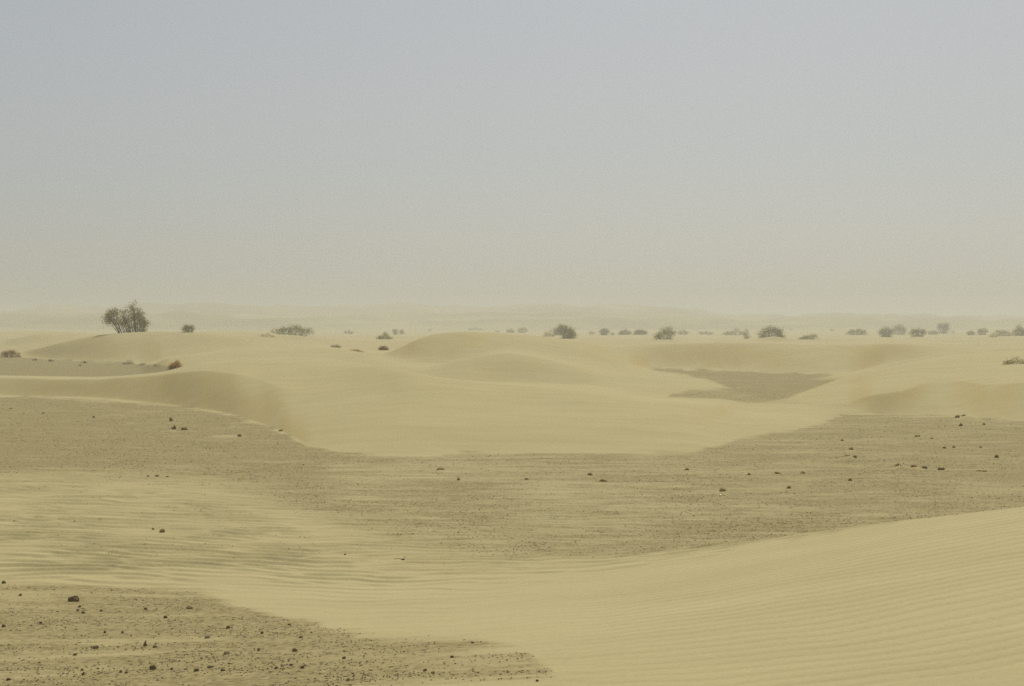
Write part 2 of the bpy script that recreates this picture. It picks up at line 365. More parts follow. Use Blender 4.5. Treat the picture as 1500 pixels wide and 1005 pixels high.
STO = [
 (106, 882, 16, 10, 'dark', "largest dark rock lying at the top of the stony foreground"),
 (115, 891, 6, 4, 'dark', "top one of three little stones under the largest dark rock"),
 (112.5, 896, 6, 4, 'dark', "left one of three little stones under the largest dark rock"),
 (120, 900, 7, 4, 'dark', "lower right one of three little stones under the largest dark rock"),
 (28, 874, 6, 4, 'dark', "dark stone left of the largest dark rock"),
 (4, 856, 8, 5, 'grey', "grey stone at the left edge on the rim of the stony ground"),
 (58, 915, 6, 4, 'dark', "dark stone below and left of the little stone trio"),
 (3, 920, 8, 5, 'dark', "dark stone cut by the left edge, level with the stone trio's lower side"),
 (138, 952, 12, 6, 'grey', "flat grey-brown stone left of the pointed one"),
 (211, 948, 8, 9, 'point', "pointed upright stone like a small shark fin"),
 (225, 950, 7, 5, 'grey', "blunt stone touching the ground just right of the pointed one"),
 (222, 982, 12, 8, 'dark', "chunky dark stone near the bottom, below the pointed stone"),
 (286, 985, 9, 6, 'dark', "dark stone near the bottom, right of the chunky one"),
 (306, 980, 11, 4, 'grey', "low grey slab of stone near the bottom, right of two dark ones"),
 (333, 922, 8, 5, 'dark', "dark stone in the middle of the stony ground, right half"),
 (330, 960, 12, 5, 'grey', "flattish stone between the bottom slab and the middle dark stone"),
 (431, 956, 9, 6, 'dark', "dark stone toward the sandy right end of the stony ground"),
 (276, 893, 12, 5, 'grey', "wide stone close under the upper rim of the stony ground"),
 (241, 907, 7, 5, 'dark', "dark stone below and left of the wide rim stone"),
 (302, 937, 11, 5, 'grey', "longish stone in a faint dark streak of grit"),
 (178, 929, 5, 4, 'dark', "small stone above the flat grey-brown one, right of a twin"),
 (152, 929, 5, 5, 'dark', "small stone above the flat grey-brown one, left of a twin"),
 (250, 983, 5, 4, 'dark', "small stone between the chunky dark stone and its right neighbour"),
 (325, 985, 8, 4, 'dark', "dark stone near the bottom just right of the grey slab"),
 (425, 977, 7, 4, 'dark', "upper left stone of a pair near the bottom, far along the stony ground"),
 (442, 981, 8, 5, 'dark', "lower right stone of a pair near the bottom, far along the stony ground"),
 (404, 981, 6, 4, 'dark', "small stone just left of the bottom pair"),
 (378, 955, 6, 5, 'grey', "grey stone left of the dark one toward the sandy end"),
 (108, 962, 7, 4, 'dark', "stone below and left of the flat grey-brown one"),
 (118, 984, 5, 4, 'dark', "upper small stone of a bottom left pair"),
 (120, 991, 6, 4, 'dark', "lower small stone of a bottom left pair"),
 (175, 987, 5, 5, 'dark', "left stone of two side by side at bottom left"),
 (183, 988, 6, 4, 'dark', "right stone of two side by side at bottom left"),
 (10, 999, 8, 5, 'dark', "dark stone in the bottom left corner"),
 (212, 894, 6, 4, 'dark', "small dark stone left of the wide rim stone"),
 (147, 897, 6, 4, 'grey', "grey little stone right of the stone trio"),
 (440, 936, 8, 4, 'grey', "grey stone above the dark one at the sandy end"),
 (423, 917, 7, 3, 'grey', "flat stone on the upper rim toward the sandy end"),
 (383, 930, 6, 5, 'red', "reddish stone in the right half of the stony ground"),
 (503, 967, 7, 5, 'dark', "dark stone beyond the stony ground's middle, on thinning grit"),
 (662, 965, 7, 4, 'red', "reddish brown stone on the thin grit near the bottom middle"),
 (622, 985, 8, 5, 'dark', "left stone of a cluster at the bottom middle"),
 (634, 989, 7, 4, 'dark', "right stone of a cluster at the bottom middle"),
 (692, 944, 6, 3, 'grey', "small grey stone near the right tip of the grit"),
 (787, 1000, 6, 4, 'dark', "last dark stone at the bottom, right end of the grit"),
 (505, 816, 4, 3, 'dark', "lone dark pebble in the rippled sand left of the dead twig"),
 (671, 782, 3, 2, 'dark', "tiny dark pebble on the plain above and right of the dead twig"),
]
PUFF = [(1419, 617, 42, 14, .16, 1.0), (1244, 675, 34, 10, .10, .55), (1322, 687, 24, 9, .09, .75), (1344, 688, 22, 6, .05, .7),
        (250, 632, 22, 6, .06, .6), (283, 632, 20, 6, .05, .6), (330, 640, 50, 3, .03, .9), (1346, 642, 14, 4, .05, .4), (580, 823, 22, 7, .02, .5),
        (550, 510, 14, 6, .35, 1.0), (1245, 708, 18, 5, .04, .5), (1358, 690, 16, 5, .05, .5), (1380, 691, 16, 4, .04, .4), (1248, 661, 16, 3, .03, .6),
        (860, 699, 22, 5, .03, .4), (645, 691, 26, 5, .03, .4), (1131, 500, 70, 6, .5, 0), (1344, 497, 50, 6, .35, 0), (977, 500, 50, 6, .3, 0), (428, 496, 90, 6, .35, 0)]
MOUNDS = []
for (u, v, w, h, hh, clear) in PUFF:
    mx, mY = hit(u, v, 100 if hh > .3 and v < 512 else 3)
    wx = w / FOC * mY * 0.5
    MOUNDS.append((mx, mY, wx, wx * 0.9, hh, clear))

def height(x, y, with_mask=False):
    x = np.atleast_1d(np.asarray(x, float)); y = np.atleast_1d(np.asarray(y, float))
    zb = base_height(x, y)
    z = zb.copy()
    g = gravel_mask(x, y, zb) if with_mask else None
    for (mx, my, rx, ry, hh, clear) in MOUNDS:
        sel = (np.abs(x - mx) < 3 * rx) & (np.abs(y - my) < 3 * ry)
        if not sel.any():
            continue
        xs, ys = x[sel], y[sel]
        e = np.exp(-(((xs - mx) / rx) ** 2 + ((ys - my) / ry) ** 2) * 1.4) * (1 + .25 * perlin(xs / rx * 1.3, ys / ry * 1.3, 9))
        z[sel] += hh * e
        if with_mask and clear > 0:
            g[sel] *= 1 - clear * sstep(e * 2.2)
    return (z, g) if with_mask else z

def ripples(x, y, g):
    g = np.clip(g, 0, 1)
    """wind ripples, as real relief: long fine ones on the near dune, coarse forked ones on the left flat"""
    u, Y, r = uY(x, y)
    w1 = fbm(x / 1.9, y / 3.2, 101, 3); w2 = fbm(x / .8, y / 2.2, 111, 2); w3 = fbm(x / 6, y / 6, 121, 2)
    # fine set
    ph = (y * 0.985 - x * 0.17) / 0.215 + 1.25 * w1 + 2.2 * w3 + .25 * w2
    f = np.sin(2 * np.pi * ph); fine = (f + .35 * np.sin(4 * np.pi * ph + 1.1))
    # coarse set, forked: two trains fading into each other
    pa = (y * 0.995 + x * 0.05) / 0.40 + 1.3 * w1 + 1.8 * w3 + .30 * w2 + .28 * perlin(x / 1.1, y / 3, 161)
    pb = (y * 0.99 + x * 0.11) / 0.34 + 1.1 * fbm(x / 1.5, y / 2.8, 131, 3) + .3 * w2 + .24 * perlin(x / .9, y / 3, 162)
    s = sstep(.5 + 2.4 * fbm(x / 1.5, y / .8, 141, 3))
    def saw(p):         # short steep face towards the camera, long gentle back
        t = p - np.floor(p)
        return np.where(t < .24, sstep(t / .24), 1 - ((t - .24) / .76) ** .9)
    ca, cb = saw(pa), saw(pb)
    coarse = (ca * s + cb * (1 - s)) * np.clip(.8 + .8 * fbm(x / 1.9, y / 1.3, 151, 2), .35, 1.25)
    right = sstep((u - 640 + (Y - 10) * 24) / 420)
    left = 1 - right
    fade_far = 1 - sstep((r - 36) / 50)
    onplain = sstep((Y - 13.5) / 3.0)
    a_fine = 0.0031 * right * (1 - g) * (1 - sstep((Y - 15.5) / 1.5))
    a_coarse = 0.042 * (np.maximum(left, sstep((Y - 15) / 1.2) * (1 - sstep((Y - 22) / 6)) * .8)) * onplain * (1 - .55 * g) * (1 - sstep((Y - 24) / 8) * .65)
    a_coarse = a_coarse * fade_far
    sandA = 0.006 * left * (1 - onplain) * (1 - .6 * g)
    return fine * a_fine + coarse * a_coarse + coarse * sandA

# ------------------------------------------------------------------ materials
def mat_new(name):
    m = bpy.data.materials.new(name); m.use_nodes = True
    nt = m.node_tree; nt.nodes.clear()
    out = nt.nodes.new("ShaderNodeOutputMaterial")
    b = nt.nodes.new("ShaderNodeBsdfPrincipled")
    b.inputs["Roughness"].default_value = 0.95
    b.inputs["Specular IOR Level"].default_value = 0.1
    nt.links.new(b.outputs[0], out.inputs["Surface"])
    return m, nt, b

def noise_node(nt, vec, scale, detail=3, rough=.55):
    n = nt.nodes.new("ShaderNodeTexNoise")
    n.inputs["Scale"].default_value = scale
    n.inputs["Detail"].default_value = detail
    n.inputs["Roughness"].default_value = rough
    nt.links.new(vec, n.inputs["Vector"])
    return n

def ramp(nt, fac, stops):
    r = nt.nodes.new("ShaderNodeValToRGB")
    e = r.color_ramp.elements
    e[0].position, e[0].color = stops[0][0], (*stops[0][1], 1)
    e[1].position, e[1].color = stops[-1][0], (*stops[-1][1], 1)
    for p, c in stops[1:-1]:
        q = e.new(p); q.color = (*c, 1)
    nt.links.new(fac, r.inputs[0])
    return r

def mixc(nt, fac, a, b, mode='MIX'):
    m = nt.nodes.new("ShaderNodeMix"); m.data_type = 'RGBA'; m.blend_type = mode
    if isinstance(fac, float): m.inputs[0].default_value = fac
    else: nt.links.new(fac, m.inputs[0])
    for s, i in ((a, 6), (b, 7)):
        if isinstance(s, tuple): m.inputs[i].default_value = (*s, 1)
        else: nt.links.new(s, m.inputs[i])
    return m.outputs[2]

def math_node(nt, op, a, b=None, clamp=False):
    m = nt.nodes.new("ShaderNodeMath"); m.operation = op; m.use_clamp = clamp
    for i, s in enumerate((a, b)):
        if s is None: continue
        if isinstance(s, (int, float)): m.inputs[i].default_value = s
        else: nt.links.new(s, m.inputs[i])
    return m.outputs[0]

SAND_A = (0.468, 0.402, 0.209)
SAND_B = (0.425, 0.360, 0.176)
def ground_material():
    m, nt, b = mat_new("sand_and_gravel")
    geo = nt.nodes.new("ShaderNodeNewGeometry")
    P = geo.outputs["Position"]
    at = nt.nodes.new("ShaderNodeAttribute"); at.attribute_name = "gravel"
    st = nt.nodes.new("ShaderNodeMapping"); st.inputs["Scale"].default_value = (0.35, 1.3, 1.0)
    nt.links.new(P, st.inputs["Vector"])
    # sand: broad tone shifts, finer mottling, single dark and light grains
    big = noise_node(nt, P, 0.06, 4)
    midn = noise_node(nt, st.outputs[0], 1.1, 6, .65)
    fine = noise_node(nt, P, 26, 3, .7)
    sand = ramp(nt, big.outputs[0], [(.35, SAND_B), (.65, SAND_A)]).outputs[0]
    sand = mixc(nt, 1.0, sand, ramp(nt, midn.outputs[0], [(.3, (.93, .925, .91)), (.7, (1.05, 1.05, 1.05))]).outputs[0], 'MULTIPLY')
    sand = mixc(nt, 1.0, sand, ramp(nt, fine.outputs[0], [(.3, (.93, .93, .93)), (.7, (1.06, 1.06, 1.06))]).outputs[0], 'MULTIPLY')
    # gravel: grey-brown grit over sand, broken by streaks
    gs = noise_node(nt, st.outputs[0], 2.6, 7, .72)
    gf = noise_node(nt, P, 14, 5, .75)
    grit = ramp(nt, gf.outputs[0], [(.30, (.19, .145, .066)), (.5, (.295, .242, .105)), (.68, (.40, .335, .170))]).outputs[0]
    vor = nt.nodes.new("ShaderNodeTexVoronoi"); vor.inputs["Scale"].default_value = 16
    nt.links.new(P, vor.inputs["Vector"])
    vsel = nt.nodes.new("ShaderNodeSeparateColor"); nt.links.new(vor.outputs["Color"], vsel.inputs[0])
    isst = math_node(nt, 'GREATER_THAN', vsel.outputs[0], .70)
    near = math_node(nt, 'LESS_THAN', vor.outputs["Distance"], .34)
    spk = math_node(nt, 'MULTIPLY', isst, near)
    grit = mixc(nt, math_node(nt, 'MULTIPLY', spk, .75), grit, (.10, .075, .045))
    thr = math_node(nt, 'SUBTRACT', gs.outputs[0], .5)
    thr = math_node(nt, 'MULTIPLY', thr, 2.4)
    # coverage: attribute pushed by the streak noise only where there is gravel at all
    a4 = math_node(nt, 'MULTIPLY', at.outputs["Fac"], 2.0, True)
    gfac = math_node(nt, 'ADD', at.outputs["Fac"], math_node(nt, 'MULTIPLY', thr, a4), True)
    # sand that has slid down the steep faces is cleaner and yellower
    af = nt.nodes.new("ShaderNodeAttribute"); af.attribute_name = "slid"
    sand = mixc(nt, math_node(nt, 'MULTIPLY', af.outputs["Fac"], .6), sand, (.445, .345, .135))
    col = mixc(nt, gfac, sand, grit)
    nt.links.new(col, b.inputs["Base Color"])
    # relief finer than the mesh
    bmp = nt.nodes.new("ShaderNodeBump"); bmp.inputs["Distance"].default_value = 0.02
    hsum = math_node(nt, 'ADD', math_node(nt, 'MULTIPLY', gf.outputs[0], gfac), math_node(nt, 'MULTIPLY', fine.outputs[0], .22))
    hsum = math_node(nt, 'ADD', hsum, math_node(nt, 'MULTIPLY', math_node(nt, 'MULTIPLY', spk, gfac), .6))
    hsum = math_node(nt, 'ADD', hsum, math_node(nt, 'MULTIPLY', midn.outputs[0], .6))
    nt.links.new(hsum, bmp.inputs["Height"]); bmp.inputs["Strength"].default_value = .8
    nt.links.new(bmp.outputs[0], b.inputs["Normal"])
    return m

def mottled(name, c1, c2, scale, rough=.9, bump=.0, rnd=.12, through=0):
    m, nt, b = mat_new(name)
    tc = nt.nodes.new("ShaderNodeTexCoord")
    n = noise_node(nt, tc.outputs["Object"], scale, 4, .6)
    col = ramp(nt, n.outputs[0], [(.33, c1), (.67, c2)]).outputs[0]
    oi = nt.nodes.new("ShaderNodeObjectInfo")
    hsv = nt.nodes.new("ShaderNodeHueSaturation")
    nt.links.new(math_node(nt, 'ADD', math_node(nt, 'MULTIPLY', oi.outputs["Random"], 2 * rnd), 1 - rnd), hsv.inputs["Value"])
    nt.links.new(col, hsv.inputs["Color"])
    nt.links.new(hsv.outputs[0], b.inputs["Base Color"])
    b.inputs["Roughness"].default_value = rough
    if through:         # thin leaves let some light through
        tr = nt.nodes.new("ShaderNodeBsdfTranslucent"); mx = nt.nodes.new("ShaderNodeMixShader")
        mx.inputs[0].default_value = through
        nt.links.new(hsv.outputs[0], tr.inputs["Color"])
        nt.links.new(b.outputs[0], mx.inputs[1]); nt.links.new(tr.outputs[0], mx.inputs[2])
        nt.links.new(mx.outputs[0], [n_ for n_ in nt.nodes if n_.type == 'OUTPUT_MATERIAL'][0].inputs["Surface"])
    if bump:
        bm_ = nt.nodes.new("ShaderNodeBump"); bm_.inputs["Distance"].default_value = bump
        nt.links.new(n.outputs[0], bm_.inputs["Height"]); nt.links.new(bm_.outputs[0], b.inputs["Normal"])
    return m

M = {
 'ground': ground_material(),
 'leaf': mottled("foliage_olive", (.20, .172, .032), (.33, .285, .060), 1.2, through=.35),
 'leaf_pale': mottled("foliage_pale", (.30, .26, .08), (.42, .37, .12), 1.2, through=.4),
 'leaf_orange': mottled("foliage_rusty", (.42, .25, .05), (.56, .36, .09), 3, through=.4),
 'leaf_brown': mottled("foliage_brown", (.27, .14, .030), (.40, .225, .05), 3, through=.3),
 'leaf_yellow': mottled("foliage_yellow", (.24, .22, .07), (.36, .32, .12), 3, through=.4),
 'tuft': mottled("tuft_dark", (.22, .16, .045), (.35, .26, .085), 8, through=.3),
 'tuft_pale': mottled("tuft_pale", (.36, .29, .10), (.48, .39, .15), 8),
 'bark': mottled("bark_grey_brown", (.10, .075, .045), (.17, .13, .08), 5),
 'stone_dark': mottled("stone_dark", (.11, .075, .032), (.23, .165, .08), 20, .85, .004, .3),
 'stone_grey': mottled("stone_grey", (.15, .115, .06), (.26, .205, .115), 18, .85, .004, .25),
 'stone_red': mottled("stone_reddish", (.15, .07, .035), (.24, .13, .07), 18, .85, .004),
 'twig': mottled("twig_bleached", (.5, .42, .27), (.62, .54, .36), 15),
}

def mesh_obj(name, V, F, mat, smooth=False, parent=None, loc=None):
    me = bpy.data.meshes.new(name)
    V = np.asarray(V, dtype=np.float32)
    me.from_pydata(V.tolist(), [], F)
    me.materials.append(mat)
    if smooth:
        me.shade_smooth()
    o = bpy.data.objects.new(name, me)
    COL.objects.link(o)
    if parent is not None: o.parent = parent
    if loc is not None: o.location = loc
    return o

def tag(o, label, cat, group=None):
    o['label'] = label; o['category'] = cat
    if group: o['group'] = group

# ------------------------------------------------------------------ ground sheet
def build_ground():
    inner = np.arctan((np.arange(-130, 1631, 1.9) - 750) / FOC)
    lo, hi = inner[0], inner[-1]
    # denser next to the view, thinner behind
    t = np.linspace(-1, 1, 360)
    tt = 0.5 + 0.5 * np.sign(t) * (1 - (1 - np.abs(t)) ** 1.8)
    outer = hi + (2 * math.pi + lo - hi) * tt
    outer = np.unique(outer)[1:-1]
    az = np.concatenate([inner, outer])
    Y = [0.6]
    while Y[-1] < 2650:
        y = Y[-1]
        d = y * y / (2.1 * FOC) * (0.5 if y < 30 else 0.85)
        if 40 < y < 320: d = min(d, (0.0032 if y < 75 else 0.006) * y)
        d = max(d, 0.021) if y > 7.6 else 0.12
        Y.append(y + min(d, 0.035 * y))
    R = np.array(Y)
    A, RR = np.meshgrid(az, R)
    # rows at constant depth inside the view, circles elsewhere
    wrap = ((A + math.pi) % (2 * math.pi)) - math.pi
    c = 1 / np.cos(np.clip(wrap, lo, hi))
    rad = RR * c
    X = (np.sin(A) * rad).ravel(); Yy = (np.cos(A) * rad).ravel()
    z, g = height(X, Yy, True)
    Zg = z.reshape(RR.shape); Xg = X.reshape(RR.shape); Yg = Yy.reshape(RR.shape)
    def gr(ax):
        dz = np.gradient(Zg, axis=ax); dl = np.hypot(np.gradient(Xg, axis=ax), np.gradient(Yg, axis=ax))
        return dz / np.maximum(dl, 1e-6)
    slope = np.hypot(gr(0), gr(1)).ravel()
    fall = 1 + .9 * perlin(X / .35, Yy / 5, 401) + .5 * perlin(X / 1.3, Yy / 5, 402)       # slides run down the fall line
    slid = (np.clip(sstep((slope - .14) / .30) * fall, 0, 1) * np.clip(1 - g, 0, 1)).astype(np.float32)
    z = z + ripples(X, Yy, g)
    nr, nc = RR.shape
    V = np.column_stack([X, Yy, z])
    V = np.vstack([V, [[0, 0, float(height(0, 0.01)[0])]]]).astype(np.float32)
    g = np.append(g, 0).astype(np.float32)
    i = np.arange(nr - 1)[:, None] * nc; j = np.arange(nc)[None, :]; j2 = (j + 1) % nc
    q = np.stack([i + j, i + nc + j, i + nc + j2, i + j2], axis=-1).reshape(-1, 4)[:, ::-1]
    cidx = nr * nc
    jj = np.arange(nc)
    tri = np.column_stack([np.roll(jj, -1), jj, np.full(nc, cidx)])
    me = bpy.data.meshes.new("ground")
    nq, ntri = len(q), len(tri)
    me.vertices.add(len(V)); me.vertices.foreach_set("co", V.ravel())
    me.loops.add(nq * 4 + ntri * 3)
    me.loops.foreach_set("vertex_index", np.concatenate([q.ravel(), tri.ravel()]).astype(np.int32))
    me.polygons.add(nq + ntri)
    ls = np.concatenate([np.arange(nq) * 4, nq * 4 + np.arange(ntri) * 3]).astype(np.int32)
    me.polygons.foreach_set("loop_start", ls)
    me.update(calc_edges=True)
    at = me.attributes.new("gravel", 'FLOAT', 'POINT'); at.data.foreach_set("value", g)
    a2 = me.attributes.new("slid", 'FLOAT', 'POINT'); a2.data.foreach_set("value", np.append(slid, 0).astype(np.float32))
    me.shade_smooth()
    me.materials.append(M['ground'])
    o = bpy.data.objects.new("ground", me); COL.objects.link(o)
    o['kind'] = 'structure'
    print("ground verts", len(V), "z range", V[:, 2].min(), V[:, 2].max())
    return V[:, 2].min(), V[:, 2].max()
ZMIN, ZMAX = build_ground()

def ground_z(x, y):
    z, g = height(np.array([x]), np.array([y]), True)
    return float((z + ripples(np.array([x]), np.array([y]), g))[0])

# ------------------------------------------------------------------ plants
def tube(V, F, pts, r0, r1, n=3):
    b0 = len(V)
    P = [Vector(p) for p in pts]
    for i, p in enumerate(P):
        d = (P[min(i + 1, len(P) - 1)] - P[max(i - 1, 0)]).normalized()
        a = d.orthogonal().normalized(); c = d.cross(a)
        r = r0 + (r1 - r0) * i / (len(P) - 1)
        for k in range(n):
            t = 2 * math.pi * k / n
            V.append(tuple(p + a * (r * math.cos(t)) + c * (r * math.sin(t))))
    for i in range(len(P) - 1):
        for k in range(n):
            k2 = (k + 1) % n
            F.append((b0 + i * n + k, b0 + i * n + k2, b0 + (i + 1) * n + k2, b0 + (i + 1) * n + k))

# outline of each shape: height share over the width, -1..1
OUT = {
 'round': lambda t: math.sqrt(max(0, 1 - t * t)) ** .7,
 'dome':  lambda t: max(0, 1 - abs(t) ** 2.2) ** .8 * (1 - .12 * math.sin(5 * t)),
 'long':  lambda t: (.72 + .28 * math.exp(-(t - .05) ** 2 * 18)) * max(0, 1 - abs(t) ** 5) ** .6 * (.9 + .12 * math.sin(9 * t)),
 'low':   lambda t: max(0, 1 - abs(t) ** 3) ** .7 * (.8 + .25 * math.sin(7 * t + 1)),
 'pale':  lambda t: max(0, 1 - abs(t) ** 2.5) * (.75 + .3 * math.sin(8 * t)),
 'peak':  lambda t: (.42 + .6 * math.exp(-(t - .15) ** 2 * 22)) * max(0, 1 - abs(t) ** 4),
 'up':    lambda t: max(0, 1 - t * t) ** .4 * (.8 + .25 * math.sin(6 * t)),
 'up2':   lambda t: max(0, 1 - abs(t) ** 6) ** .6,
 'square': lambda t: max(0, 1 - abs(t) ** 6) ** .6 * (.93 + .07 * math.sin(8 * t)),
 'slope': lambda t: (1 if t < -.1 else 1 - (t + .1) * .62) * max(0, 1 - abs(t) ** 8) ** .5,
 'slope2': lambda t: (.45 + .55 * math.exp(-(t - .35) ** 2 * 9)) * max(0, 1 - abs(t) ** 5),
 'shelf': lambda t: (.55 if t < -.45 else 1.0) * max(0, 1 - abs(t) ** 7) ** .6,
 'slant': lambda t: (.55 + .45 * (t + .2)) * max(0, 1 - abs(t) ** 5),
 'slant2': lambda t: (.75 - .3 * t) * max(0, 1 - abs(t) ** 4),
 'brown': lambda t: max(0, 1 - abs(t) ** 2.5) ** .8,
 'orange': lambda t: (.75 + .3 * math.exp(-(t - .3) ** 2 * 8)) * max(0, 1 - abs(t) ** 3.5) ** .6,
 'rust':  lambda t: max(0, 1 - abs(t) ** 3) * (.8 + .2 * math.sin(7 * t)),
 'grass': lambda t: max(0, 1 - abs(t) ** 3) * (.75 + .3 * math.sin(6 * t + .6)),
 'tree':  lambda t: (.92 if t < -.12 else (.60 if t < .12 else (1.10 if t < .55 else .66))) * max(0, 1 - abs(t) ** 7) ** .5,
}
def leafmat(kind):
    return {'pale': 'leaf_pale', 'orange': 'leaf_orange', 'rust': 'leaf_orange', 'brown': 'leaf_brown', 'grass': 'leaf_yellow'}.get(kind, 'leaf')

def make_shrub(u, v, wpx, hpx, kind, ymin, label, idx):
    rnd = random.Random(500 + idx)
    x, y = hit(u, v, ymin)
    z = min(ground_z(x, y), ground_z(x - .6, y), ground_z(x + .6, y)) - .03
    if kind == 'tree':
        x, y = (u - 750) / FOC * 129.5, 129.5; z = ground_z(x, y) - .05
    W = wpx / FOC * y; Hh = hpx / FOC * y
    root = bpy.data.objects.new({'tree': 'spreading_bush'}.get(kind, 'dry_bush' if kind in ('brown', 'orange', 'rust', 'grass') else 'desert_bush'), None)
    COL.objects.link(root); root.location = (x, y, z); root.empty_display_size = .3
    tag(root, label, 'bush', 'dry brown and rusty bushes' if kind in ('brown', 'orange', 'rust', 'grass') else 'bushes along the far edge of the dunes')
    out = OUT[kind]
    SV, SF, LV, LF = [], [], [], []
    big = kind == 'tree'
    n_br = 30 if big else (int(18 + 10 * rnd.random()) if wpx > 12 else 9)
    D = W * .8
    leaf = (Hh * .042 if big else max(Hh * .07, .04))
    tips = []
    for k in range(n_br):
        t = -0.97 + 1.94 * (k + rnd.random()) / n_br
        s = rnd.uniform(-1, 1) * math.sqrt(max(0, 1 - t * t))
        top = out(t) * (1 - .35 * abs(s) ** 2) * rnd.uniform(.84, 1.06)
        bx, by = t * W * .5 * (.28 if big else (.55 if wpx > 12 else .25)), s * D * .5 * .5
        if big: bx = W * .5 * (.30 + .60 * t)
        ex, ey, ez = t * W * .5, s * D * .5, Hh * max(top, .15)
        p0 = Vector((bx, by, -.05)); p3 = Vector((ex, ey, ez))
        p1 = p0.lerp(p3, .35) + Vector((rnd.uniform(-1, 1), rnd.uniform(-1, 1), rnd.uniform(0, 1))) * W * .03
        p2 = p0.lerp(p3, .7) + Vector((rnd.uniform(-1, 1) * .04 * W, rnd.uniform(-1, 1) * .04 * W, Hh * .04))
        tube(SV, SF, [p0, p1, p2, p3], Hh * .016, Hh * .004)
        tips.append((p1, p2, p3))
        if not big or t > -.3: tips += [(p0, p0.lerp(p1, .5), p1)] * (2 if big else 1)
        for sb in range(5 if big else 3):
            a = rnd.uniform(.25, 1)
            q0 = p1.lerp(p3, a)
            q1 = q0 + Vector((rnd.uniform(-1, 1) * .13 * W, rnd.uniform(-1, 1) * .13 * W, rnd.uniform(-.02, .16) * Hh))
            if q1.z > Hh * out(max(-.97, min(.97, q1.x / (W * .5)))) * 1.08: q1.z = q0.z * .95
            if abs(q1.x) > W * .52: q1.x = math.copysign(W * .52, q1.x)
            tube(SV, SF, [q0, q1], Hh * .006, Hh * .002)
            tips.append((q0.lerp(q1, .3), q0.lerp(q1, .6), q1))
    per = (46 if big else 26) if wpx > 12 else 20
    if kind in ('pale', 'grass'): per = int(per * .5)
    if kind in ('brown', 'orange', 'rust'): per = int(per * 2)
    if kind in ('long', 'dome', 'shelf', 'slope', 'square'): per = int(per * 1.6)
    sp = leaf * (2.0 if big else 1.9)
    for (a, b, c) in tips:
        dens = rnd.uniform(.15, 1.5)
        for k in range(int(per * dens)):
            s = rnd.random() ** .7
            base = a.lerp(b, s * 2) if s < .5 else b.lerp(c, s * 2 - 1)
            p = base + Vector((rnd.gauss(0, 1), rnd.gauss(0, 1), rnd.gauss(0, .8))) * sp
            if p.z < .02: p.z = rnd.uniform(.02, .12) * Hh
            d = Vector((rnd.gauss(0, 1), rnd.gauss(0, 1), rnd.gauss(0.3, 1))).normalized()
            e = d.orthogonal().normalized()
            e.rotate(__import__('mathutils').Quaternion(d, rnd.random() * 6.28))
            L = leaf * rnd.uniform(.6, 1.5); w = L * .45
            i0 = len(LV)
            LV += [tuple(p - d * L * .5), tuple(p + e * w * .5), tuple(p + d * L * .5), tuple(p - e * w * .5)]
            LF.append((i0, i0 + 1, i0 + 2, i0 + 3))
    mesh_obj('stems', SV, SF, M['bark'], parent=root)
    mesh_obj('foliage', LV, LF, M[leafmat(kind)], parent=root)
    return root

for i, s in enumerate(SHR):
    make_shrub(*s, i)

def make_tuft(u, v, wpx, hpx, label, idx):
    rnd = random.Random(900 + idx)
    x, y = hit(u, v)
    z = ground_z(x, y)
    W = wpx / FOC * y; Hh = hpx / FOC * y * .8
    pale = any(k in label for k in ('yellowish', 'pale grey', 'faint', 'thin spread', 'dull'))
    V, F = [], []
    W *= .9
    n = 80 if wpx > 8 else 44
    clumps = [(rnd.uniform(-.8, .8), rnd.uniform(-.7, .7), rnd.uniform(.55, 1.2)) for _ in range(rnd.randint(2, 4))]
    for k in range(n):
        ct, cs, ch = clumps[k % len(clumps)]
        t = max(-1, min(1, ct + rnd.gauss(0, .28))); s = cs + rnd.gauss(0, .3)
        bx, by = t * W * .36, s * W * .22
        ang = rnd.uniform(-.5, .5)
        top = Hh * max(.2, (1 - t * t) ** .5) * rnd.uniform(.35, 1.15) * ch
        ex, ey = bx + t * W * .18 + rnd.gauss(0, .05) * W, by + s * W * .15 + rnd.gauss(0, .05) * W
        r = max(W * .022, .006)
        d = rnd.random() * 3.14
        a = Vector((math.cos(d), math.sin(d), 0)) * r
        i0 = len(V)
        p0 = Vector((bx, by, -.03)); p1 = Vector(((bx + ex) / 2 + rnd.gauss(0, .02) * W, (by + ey) / 2, top * .6)); p2 = Vector((ex, ey, top))
        V += [tuple(p0 - a), tuple(p0 + a), tuple(p1 + a * .9), tuple(p1 - a * .9), tuple(p2)]
        F += [(i0, i0 + 1, i0 + 2, i0 + 3), (i0 + 3, i0 + 2, i0 + 4)]
        if k % 2 == 0:      # leafy flecks
            for q in range(2):
                c = p0.lerp(p2, rnd.uniform(.3, 1)) + Vector((rnd.gauss(0, .04) * W, rnd.gauss(0, .04) * W, rnd.uniform(0, .04) * Hh))
                e = Vector((rnd.gauss(0, 1), rnd.gauss(0, 1), rnd.gauss(0, 1))).normalized() * r * 1.8
                f = e.orthogonal().normalized() * r * 1.3
                i1 = len(V)
                V += [tuple(c - e), tuple(c + f), tuple(c + e), tuple(c - f)]; F.append((i1, i1 + 1, i1 + 2, i1 + 3))
    o = mesh_obj('dry_tuft', V, F, M['tuft_pale' if pale else ('leaf_brown' if 'brown' in label or 'reddish' in label else 'tuft')], loc=(x, y, z))
    o.rotation_euler[2] = rnd.uniform(-.3, .3)
    tag(o, label, 'tuft', 'low tufts on the stony plain')

for i, s in enumerate(TUF):
    make_tuft(*s, i)

